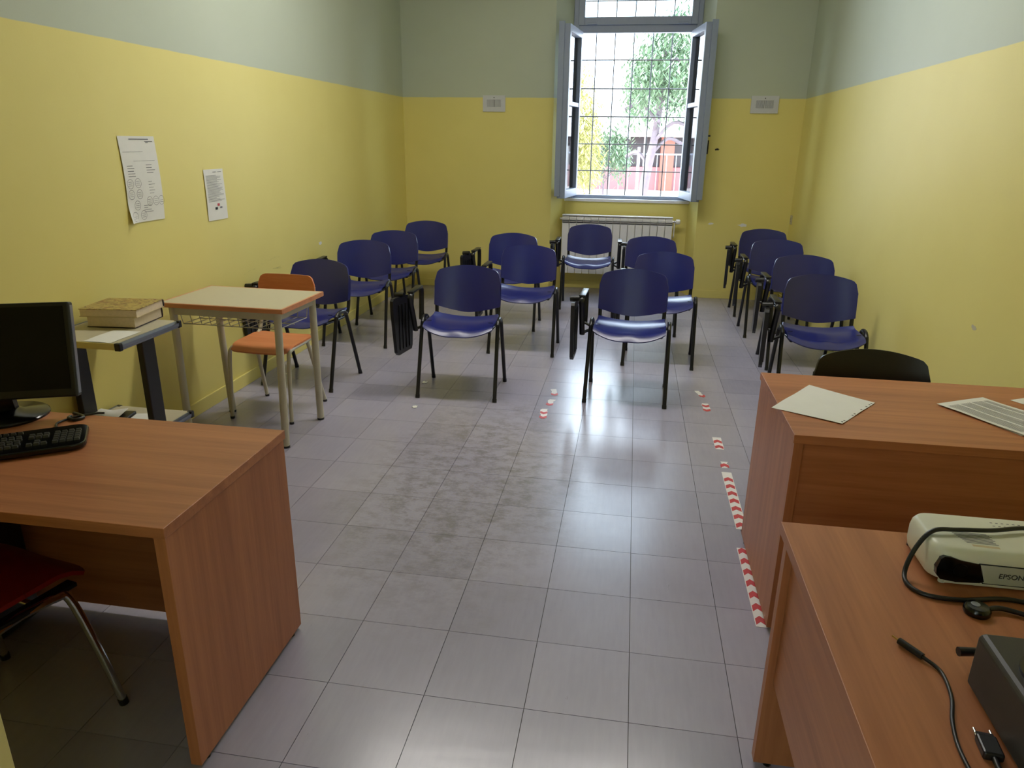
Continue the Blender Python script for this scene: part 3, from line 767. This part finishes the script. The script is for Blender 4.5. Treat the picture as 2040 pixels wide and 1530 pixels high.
tag(MB().sheet([[(x, y, .7515+.0012*math.sin(30*x+20*y)**2) for y in [ .29+.19*k/8 for k in range(9)]] for x in [-2.30+.13*k/8 + 0 for k in range(9)]], .0006).build('leaflet', MT['paper'], smooth=60), 'thin pale leaflet flat on trolley top before the books', 'leaflet')
ph = empty('paper_bundle', (-2.40, .50, .302), math.radians(10), 'crumpled papers and black folder on trolley lower shelf', 'papers')
MB().box(-.12, .06, -.08, .10, 0, .018, bev=.003).build('folder', MT['blackp'], ph)
MB().sheet([[(x, y, .022+.012*abs(math.sin(17*x+9*y))) for y in [-.06+.15*k/7 for k in range(8)]] for x in [-.10+.13*k/7 for k in range(8)]], .002).build('loose_sheet', MT['paper'], ph, smooth=60)
MB().sheet([[(x, y, .004+.004*abs(math.sin(12*x))) for y in [-.07+.16*k/5 for k in range(6)]] for x in [.065+.12*k/5 for k in range(6)]], .003).build('loose_sheet', MT['paper'], ph, smooth=60)
# ------------------------------------------------------------------ student table + orange chair
tb = empty('student_table', (-2.10, 1.232, 0), math.radians(-1.5), 'small pale topped school table with beech edge and basket', 'table')
HW, HD, TH = .345, .238, .757
MB().box(-HW+.012, HW-.012, -HD+.012, HD-.012, TH-.024, TH).build('table_top', MT['ivory'], tb)
ed = MB(); ed.box(-HW, HW, -HD, -HD+.0118, TH-.024, TH, bev=.003).box(-HW, HW, HD-.0118, HD, TH-.024, TH, bev=.003).box(-HW, -HW+.0118, -HD+.012, HD-.012, TH-.024, TH).box(HW-.0118, HW, -HD+.012, HD-.012, TH-.024, TH)
ed.build('edging', MT['edge'], tb)
for sx in (-1, 1):
    for sy in (-1, 1):
        l = MB().tube([(sx*(HW-.052), sy*(HD-.045), TH-.026), (sx*(HW-.062), sy*(HD-.04)*1.0+sy*.012, .008)], .0195, 16).build('leg', MT['beige'], tb, smooth=50)
        MB().lathe([(.0205, 0), (.0205, .012)], (sx*(HW-.062), sy*(HD-.028), 0), 14).build('foot_cap', MT['blackp'], l, smooth=50)
ap = MB(); A = HW-.052; Bq = HD-.045
ap.box(-A, A, -Bq-.012, -Bq+.012, TH-.066, TH-.026).box(-A, A, Bq-.012, Bq+.012, TH-.066, TH-.026).box(-A-.012, -A+.012, -Bq, Bq, TH-.066, TH-.026).box(A-.012, A+.012, -Bq, Bq, TH-.066, TH-.026)
ap.build('apron', MT['beige'], tb)
bk = empty('wire_basket', (0, 0, 0)); bk.parent = tb
for k in range(11):
    x = -.27+.54*k/10
    MB().tube([(x, -.17, TH-.066), (x, -.155, TH-.125), (x+.02, .12, TH-.125), (x+.02, .14, TH-.066)], .0024, 5).build('wire', MT['wire'] if 'wire' in MT else MT['beige'], bk)
for yy, zz in ((-.17, TH-.068), (-.155, TH-.125), (-.02, TH-.1275), (.12, TH-.125), (.14, TH-.068)):
    MB().tube([(-.27, yy, zz), (.29, yy, zz)], .0026, 5).build('wire', MT['beige'], bk)
oc = empty('school_chair', (-2.122, 1.535, 0), math.radians(-3), 'orange plywood school chair pushed under the small table', 'chair')
G = []
for iv in range(13):
    v = iv/12; row = []
    for iu in range(19):
        u = -1+2*iu/18; q = max(0, abs(u)-.7)/.3
        yf, yb = -.185+.05*q**3, .165-.05*q**3
        x = .188*u; y = yf+(yb-yf)*v
        z = .432+.006*abs(u)**2-.022*(max(0, .22-v)/.22)**2+.006*v
        row.append((x, y, z))
    G.append(row)
MB().sheet(G, -.010).build('seat', MT['ply'], oc, smooth=60)
G = []
for iu in range(25):
    u = -1+2*iu/24; q = max(0, abs(u)-.72)/.28; e = .055*(1-math.sqrt(max(0, 1-q*q))); row = []
    for iv in range(11):
        v = iv/10; z0, z1 = .615+e, .787-e
        z = z0+(z1-z0)*v
        row.append((.184*u, .192+.02*(1-u*u)+.08*(z-.6), z))
    G.append(row)
MB().sheet(G, .010).build('backrest', MT['ply'], oc, smooth=60)
for sx in (-1, 1):
    MB().tube(catmull([(sx*.190, -.195, .006), (sx*.188, -.178, .2), (sx*.186, -.160, .37), (sx*.182, -.14, .41), (sx*.178, -.08, .421), (sx*.176, .08, .424), (sx*.176, .145, .438), (sx*.174, .178, .49), (sx*.172, .205, .62), (sx*.170, .222, .72)], 5), .0115, 10).build('side_frame', MT['beige'], oc, smooth=50)
    MB().tube(catmull([(sx*.200, .205, .006), (sx*.188, .15, .2), (sx*.176, .09, .405), (sx*.174, .075, .42)], 4), .0115, 10).build('leg', MT['beige'], oc, smooth=50)
    for s_, yy in ((.19, -.195), (.2, .205)): MB().lathe([(.0135, 0), (.0135, .014)], (sx*s_, yy, 0), 12).build('foot_cap', MT['blackp'], oc, smooth=50)
MB().tube([(-.176, .05, .418), (.176, .05, .418)], .009, 8).tube([(-.18, -.10, .415), (.18, -.10, .415)], .009, 8).build('cross_bar', MT['beige'], oc, smooth=50)
# ------------------------------------------------------------------ papers on the right desk
def loose(name, quad, z, label, cat, ink=None, holes=False, wav=.002):
    c = sum((Vector((*q, 0)) for q in quad), Vector())/4
    o = empty(name, (c.x, c.y, z), 0, label, cat)
    q = [Vector((*a, 0))-c for a in quad]
    def P(u, v, h=0):
        p = q[0]*(1-u)*(1-v)+q[1]*u*(1-v)+q[2]*u*v+q[3]*(1-u)*v
        p.z = .0012+wav*(math.sin(5*u+2*v)**2)*.6+h; return p
    MB().sheet([[P(i/10, j/10) for j in range(11)] for i in range(11)], .0010).build('sheet', MT['paper'], o, smooth=60)
    if ink:
        m = MB()
        for (u0, u1, v, t) in ink:
            n = 6; m.sheet([[P(u0+(u1-u0)*k/n, v-t/2, .0008), P(u0+(u1-u0)*k/n, v+t/2, .0008)] for k in range(n+1)])
        m.build('print', MT['ink'], o)
    if holes:
        m = MB()
        for u in (.06, .12, .36, .42, .62, .78, .88, .94):
            p = P(u, .972, .0008); m.lathe([(.0035, 0), (.0035, .0004)], p, 8)
        m.build('punch_hole', MT['inkd'], o)
    return o
hand = []
for k in range(11):
    u = .12+.05*rr.random()
    while u < .85:
        w = .04+.09*rr.random(); hand.append((u, min(u+w, .9), .12+.068*k, .006)); u += w+.03
loose('plastic_wallet', [(.423, .122), (.603, .396), (.787, .241), (.62, .009)], DH, 'hole-punched sheet in a plastic wallet overhanging desk corner', 'paper', [(u0, u1, v, t*.5) for (u0, u1, v, t) in hand[::2]], True, .003)
prn = [(.08, .55+.4*rr.random(), .10+.034*k, .012) for k in range(24)]
loose('printed_sheet', [(1.03, .255), (1.145, .015), (1.33, .10), (1.21, .345)], DH, 'white printed sheet lower in the pair on right desk', 'paper', None, False)
loose('printed_sheet', [(.994, .268), (1.152, .008), (1.345, .12), (1.182, .369)], DH+.004, 'white printed sheet uppermost in the pair on right desk', 'paper', [(v, v+.006, .5, .8) for v in []]+[(.10, .92, v, .010) for v in [.08+.036*k for k in range(24) if k % 7 != 6]], False)
loose('printed_sheet', [(1.273, .372), (1.42, .13), (1.462, .16), (1.44, .46)], DH, 'white sheet at the right frame edge on right desk', 'paper')
# ------------------------------------------------------------------ projector
PZ = .71
pj = empty('projector', (.565, -.868, PZ), 0, 'cream white video projector on lower right desk', 'projector')
def proj_body():
    w, dp, h = .315, .165, .083
    # rounded super-ellipse slab, upper edge shrinking
    m = MB(); lev = [(0.012, .97, .0), (.016, .985, 0), (.03, 1.0, 0), (.060, 1.0, 0), (.074, .985, 0), (.082, .955, 0), (.085, .92, 0)]
    base = rrect(w/2, dp/2, .035, 8)
    rings = []
    for z, s_, _ in lev:
        k = (1-s_)*w/2
        rings.append([(w/2+x*(w/2-k)/(w/2), dp/2+y*(dp/2-k)/(dp/2), z) for x, y in base])
    n = len(base); V = [p for r in rings for p in r]; F = []
    for i in range(len(rings)-1):
        for j in range(n): F.append((i*n+j, i*n+(j+1) % n, (i+1)*n+(j+1) % n, (i+1)*n+j))
    F.append(tuple(range(n))[::-1]); F.append(tuple((len(rings)-1)*n+j for j in range(n)))
    return m.add(V, F)
pb = proj_body().build('housing', MT['proj'], pj, smooth=50)
MB().box(.03, .30, .003, .16, .004, .013, bev=.003).build('base_plate', MT['proj'], pj)
# front black lens recess and grey front panel
poly = [(.020, .016), (.011, .026), (.009, .040), (.014, .063), (.020, .068), (.032, .068), (.052, .062), (.088, .057), (.094, .040), (.102, .019), (.094, .015), (.050, .0125)]
G_ = MB().prism(poly, -.0026, .018, 'y').build('lens_recess', MT['dark'], pj)
MT['fpanel'] = plain('grey_front_panel', (176, 178, 166), .4)
MB().prism([(.1015, .0155), (.3, .0155), (.3, .054), (.088, .0565), (.096, .040)], -.0018, .018, 'y').build('front_panel', MT['fpanel'], pj)
MB().prism([(.086, .0575), (.30, .0549), (.30, .0562), (.086, .0588)], -.0024, .018, 'y').build('panel_seam', MT['inkd'], pj)
MB().prism([(.10, .0140), (.30, .0140), (.30, .0153), (.10, .0153)], -.0022, .018, 'y').build('panel_seam', MT['inkd'], pj)
MB().lathe([(.014, 0), (.014, .002), (.008, .0022)], (.055, -.0045, .040), 20, axis='y').build('lens', MT['screen'], pj, smooth=40)
text_obj('lettering', 'EPSON', .0155, MT['inkd'], pj, (.150, -.0022, .030), (PI/2, 0, 0))
for xx, yy, mt in ((.022, .010, 'proj'), (.012, .10, 'proj'), (.008, .15, 'blackp'), (.29, .02, 'proj'), (.29, .15, 'proj')):
    MB().lathe([(.007, 0), (.007, .014)], (xx+.01, yy+.006, 0), 10).build('foot', MT[mt], pj, smooth=50)
lm = MB()
for k in range(9): lm.sheet([[(.055+.002*k, .075-.0052*k, .0853), (.055+.002*k, .0775-.0052*k, .0853)], [(.125+.003*(k % 3), .073-.0052*k, .0853), (.125+.003*(k % 3), .0755-.0052*k, .0853)]])
lm.build('warning_label', MT['ink'], pj)
MB().sheet([[(.078, .020, .0853), (.078, .028, .0853)], [(.128, .017, .0853), (.128, .025, .0853)]]).build('rating_label', MT['covercream'], pj)
lb = MB()
for k in range(12):
    a, b = .155+.011*(k % 6), .115+.014*(k//6); lb.sheet([[(a, b, .0853), (a, b+.003, .0853)], [(a+.005, b, .0853), (a+.005, b+.003, .0853)]])
lb.build('button_marks', MT['ink'], pj)
# cable lying over the projector, round plug, plug-ended leads, loudspeaker
def pz(p, z): return (p[0], p[1], z)
tag(MB().tube(catmull([(.95, -.80, PZ+.0945), (.80, -.765, PZ+.0945), (.70, -.79, PZ+.0945), (.63, -.80, PZ+.0945), (.580, -.81, PZ+.0925), (.548, -.825, PZ+.06), (.525, -.85, PZ+.018), (.520, -.885, PZ+.006), (.545, -.918, PZ+.0055), (.61, -.923, PZ+.0055), (.70, -.905, PZ+.0055), (.80, -.93, PZ+.0055)], 8), .0048, 8).build('cable', MT['blackp'], smooth=50), 'thick black cable looping over the projector', 'cable')
rp = empty('cable_puck', (.622, -.955, PZ), 0, 'round black glossy puck on desk before the projector', 'puck')
MB().lathe([(.022, 0), (.024, .004), (.0235, .012), (.019, .017), (.010, .018)], (0, 0, 0), 24).build('body', MT['dark'], rp, smooth=40)
MB().lathe([(.008, .018), (.008, .0192), (.005, .0194)], (-.004, .002, 0), 16).build('button', MT['alu'], rp, smooth=40)
MB().tube(catmull([(.02, .005, .008), (.05, .012, .008), (.10, -.005, .006), (.16, -.03, .006)], 5), .005, 8).build('lead', MT['blackp'], rp, smooth=50)
hd = empty('jack_lead', (.45, -1.09, PZ), 0, 'black lead with slim jack plug lying on the front desk', 'cable')
o0 = Vector((.45, -1.09, 0))
def rel(x, y, z): return (x-o0.x, y-o0.y, z)
MB().tube([rel(.441, -1.080, .008), rel(.468, -1.117, .007)], .0062, 10).build('plug_body', MT['blackp'], hd, smooth=50)
MB().tube([rel(.433, -1.069, .009), rel(.441, -1.080, .008)], .0016, 8).build('plug_tip', MT['plug'], hd, smooth=50)
MB().tube(catmull([rel(.468, -1.117, .007), rel(.487, -1.150, .004), rel(.480, -1.21, .0035), rel(.460, -1.266, .0035), rel(.448, -1.325, .0035), rel(.450, -1.40, .0035), rel(.468, -1.47, .0035)], 7), .0033, 8).build('lead', MT['blackp'], hd, smooth=50)
vg = empty('connector_lead', (.492, -1.312, PZ), math.radians(-6), 'black ribbed connector with lead near the bottom frame edge', 'cable')
MB().box(-.014, .014, -.022, .018, .0, .014, bev=.003).build('connector_body', MT['blackp'], vg)
MB().box(-.012, .012, .018, .024, .003, .011).build('connector_shell', MT['blackm'], vg)
for xx in (-.011, .011): MB().tube([(xx, .018, .007), (xx, .034, .007)], .002, 8).build('thumb_screw', MT['chrome'], vg, smooth=50)
MB().tube(catmull([(0, -.02, .007), (.004, -.06, .005), (.03, -.13, .005)], 5), .0045, 8).build('lead', MT['blackp'], vg, smooth=50)
tag(MB().tube(catmull([(.545, -1.52, PZ+.0055), (.520, -1.475, PZ+.0055), (.525, -1.445, PZ+.0055), (.55, -1.437, PZ+.0055), (.59, -1.45, PZ+.0055), (.62, -1.50, PZ+.0055)], 7), .005, 8).build('cable', MT['blackp'], smooth=50), 'curled thick black cable in front of the dark speaker box', 'cable')
sp = empty('speaker_box', (.518, -1.168, PZ), math.radians(-1), 'dark grey speaker box at lower right frame corner', 'speaker')
bm_ = MB(); pr = [(.0, .0), (.0, .09), (.004, .0955), (.010, .098), (.16, .098), (.166, .095), (.17, .09), (.17, 0)]
bm_.prism(pr, -.26, 0, 'y')
# shift it to sit a little above the cables on rubber feet
sb = bm_.build('case', MT['box'], sp, (0, .0, .006), bevel=.004)
MB().lathe([(.062, .098), (.062, .1035), (.052, .1035), (.030, .094), (.018, .094)], (.082, -.100, .006), 32).build('speaker_cone', MT['dark'], sp, smooth=40)
for xx in (.02, .15):
    for yy in (-.24, -.02): MB().lathe([(.008, 0), (.008, .008)], (xx, yy, 0), 10).build('foot', MT['blackp'], sp)
MB().tube([(.0, .045, .03), (.03, .05, .03), (.07, -.0, .03)], .008, 10).build('side_knob', MT['blackp'], sp, smooth=50)
# ------------------------------------------------------------------ floor tape
def tape(x, y0, y1, label, w=.05, lean=0.0, flip=1, torn=0):
    o = empty('floor_tape', (x, (y0+y1)/2, .0006), lean, label, 'tape', 'red and white marking tape on the floor')
    h = (y1-y0)/2; rd = random.Random(int(y0*1000)); n = max(2, int((y1-y0)/.02)); L1 = []; R1 = []
    for k in range(n+1):
        yy = -h+2*h*k/n; L1.append((-w/2+torn*.012*rd.random(), yy+torn*.006*rd.random())); R1.append((w/2-torn*.012*rd.random(), yy+torn*.006*rd.random()))
    MB().prism(L1+R1[::-1], 0, .0006).build('strip', MT['tapew'], o)
    k = 0; s_ = .075
    while -h+.012+k*s_+.04 < h:
        a = -h+.010+k*s_; c = .018*flip; t = .034
        MB().prism([(-w/2+.003, a), (0, a+c), (w/2-.003, a), (w/2-.003, a+t), (0, a+t+c), (-w/2+.003, a+t)], .0006, .0010).build('chevron', MT['taper'], o); k += 1
    return o
tape(.446, -.09, .42, 'long strip of red white tape at foot of right desk', .040)
tape(.468, .575, 1.145, 'long strip of red white tape beyond the right desk', .048)
tape(.468, 1.19, 1.27, 'torn scrap of tape just past the long far strip', .048, 0, 1, 1)
tape(.466, 1.43, 1.60, 'short tape piece with two chevrons in the walkway', .05, 0, 1, .3)
tape(.452, 2.02, 2.16, 'short tape piece right of the front centre chair', .05, 0, -1, .6)
tape(.435, 2.28, 2.40, 'curled tape scrap farthest along the right line', .045, .3, -1, 1)
tape(-.535, 1.70, 1.86, 'ragged tape piece nearest on the left line', .05, .05, -1, 1)
tape(-.515, 1.93, 2.04, 'ragged tape piece in the middle of left line', .05, -.1, -1, 1)
tape(-.515, 2.12, 2.24, 'ragged tape piece farthest on the left line', .05, .2, -1, 1)
tag(MB().box(.462, .468, .44, .57, 0, .004).build('floor_strip', MT['inkd']), 'thin black strip between the two long tape strips', 'strip')
for k, (x, y, lb_) in enumerate(((-1.40, 2.20, 'white paper scrap beside rear leg of front left chair'), (-1.33, 1.73, 'small white paper scrap on floor before front left chair'))):
    rd = random.Random(k); G = [[(x+.025*(i/4-.5)*(1+.4*rd.random()), y+.03*(j/4-.5)*(1+.5*rd.random()), .001+.008*rd.random()) for j in range(5)] for i in range(5)]
    tag(MB().sheet(G, .0006).build('paper_scrap', MT['paper']), lb_, 'paper scrap')
# ------------------------------------------------------------------ outside the window
MT['leaf'] = plain('weeping_leaves', (106, 128, 98), .7, var=.5, scale=1.5)
MT['leafy'] = plain('yellow_leaves', (184, 180, 118), .7, var=.3, scale=1.2)
MT['bark'] = plain('grey_bark', (116, 104, 110), .9, var=.3, scale=8)
MT['ground'] = plain('pale_paving', (190, 180, 176), .9, var=.08, scale=1.5)
MT['brick'] = plain('orange_brick', (140, 84, 70), .85, var=.15, scale=3)
MT['pinkw'] = plain('pinkish_wall', (140, 96, 96), .85, var=.1, scale=1)
MT['bwhite'] = plain('white_render', (226, 222, 220), .8, var=.04, scale=1)
MT['shade'] = plain('dark_glazing', (74, 62, 64), .3)
gz = -.55
tag(MB().box(-60, 60, YB+T+.02, 90, gz-.2, gz).build('ground', MT['ground']), 'pale paved yard outside the window', kind='structure')
def weeping(x, y, h, rad, n, mat, label, seed, low=1.2, trunk=.2, lean=0.0, off=0.0):
    rd = random.Random(seed)
    o = empty('tree', (x, y, gz), 0, label, 'tree', 'trees in the yard outside')
    t = MB(); H = h*.8
    t.tube(catmull([(0, 0, 0), (lean*.2, .05, H*.3), (lean*.7, 0, H*.6), (lean, .1, H)], 6), trunk, 10, taper=[1-.6*k/18 for k in range(19)])
    for k in range(9):
        a = rd.random()*2*PI; z0 = H*(.35+.06*k); r = rad*(.5+.4*rd.random())
        t.tube(catmull([(lean*z0/H, 0, z0), (lean*z0/H+math.cos(a)*r*.5, math.sin(a)*r*.5, z0+r*.45), (lean*z0/H+math.cos(a)*r, math.sin(a)*r, z0+r*.3)], 4), trunk*.3, 6)
    t.build('trunk', MT['bark'], o, smooth=60)
    f = MB(); V = []; F = []
    for k in range(n):
        a = rd.random()*2*PI; r = rad*math.sqrt(rd.random()); top = low+(h-low)*(1-(r/rad)**2*.55)*(.35+.65*rd.random())
        bx, by = off+lean*.3+math.cos(a)*r, math.sin(a)*r; ln_ = .35+.6*rd.random()
        for q in range(14):
            z = top-ln_*q/13+.03*rd.random(); b = rd.random()*2*PI; s_ = .03+.035*rd.random()
            c = Vector((bx+.09*rd.gauss(0, 1), by+.09*rd.gauss(0, 1), z)); u = Vector((math.cos(b), math.sin(b), -.9)).normalized()*s_*1.7; w = Vector((-math.sin(b), math.cos(b), .1))*s_*.45
            i = len(V); V += [c-u, c+w, c+u, c-w]; F.append((i, i+1, i+2, i+3))
    f.add(V, F); me = bpy.data.meshes.new('foliage'); me.from_pydata(V, [], F); me.materials.append(mat)
    fo = link_mesh('foliage', me, None, o); tag(fo, kind='stuff')
weeping(.06, 14.5, 5.0, 1.15, 620, MT['leaf'], 'drooping green tree with grey trunk in the yard', 4, 2.6, .13, .35, .55)
weeping(-1.0, 20.0, 2.9, .75, 170, MT['leaf'], 'low pale green shrub tree left of the grey trunk', 9, 1.5, .04)
weeping(-2.25, 17.0, 5.2, 1.25, 1100, MT['leafy'], 'yellow leaved tree at left of the window view', 21, .4, .12)
# low building with brick pillar and dark window band
bd = empty('low_building', (0, 34, gz), 0, 'low white building with dark window band and brick pillar', 'building')
MB().box(-14, 14, 0, 8, 0, 1.05).build('lower_wall', MT['pinkw'], bd)
MB().box(-14, 14, -.6, 8, 2.42, 4.6).build('roof_slab', MT['bwhite'], bd)
MB().box(-14, 14, 1.2, 1.3, 1.05, 2.42).build('window_band', MT['shade'], bd)
for xx in (-11, -7.4, -3.8, 1.05, 4.9, 8.7): MB().box(xx, xx+.62, -.3, .5, 0, 2.42).build('pillar', MT['brick'], bd)
for k in range(22):
    xx = -13.5+k*1.25; MB().box(xx, xx+.07, 1.14, 1.2, 1.05, 2.42).build('mullion', MT['bwhite'], bd)
fe = empty('yard_fence', (0, 24, gz), 0, 'pale metal railing in front of the low building', 'fence')
for zz in (.35, 1.75): MB().box(-8, 8, -.02, .02, zz, zz+.05).build('rail', MT['alu'], fe)
pm = MB().box(-.015, .015, -.015, .015, .0, 1.8).mesh('picket'); pm.materials.append(MT['alu'])
for k in range(50): link_mesh('picket', pm, None, fe, (-8+k*.32, 0, 0))
for k in range(5): MB().box(-6.4+k*3.2-.05, -6.4+k*3.2+.05, -.05, .05, 0, 2.0).build('post', MT['ventgrey'], fe)
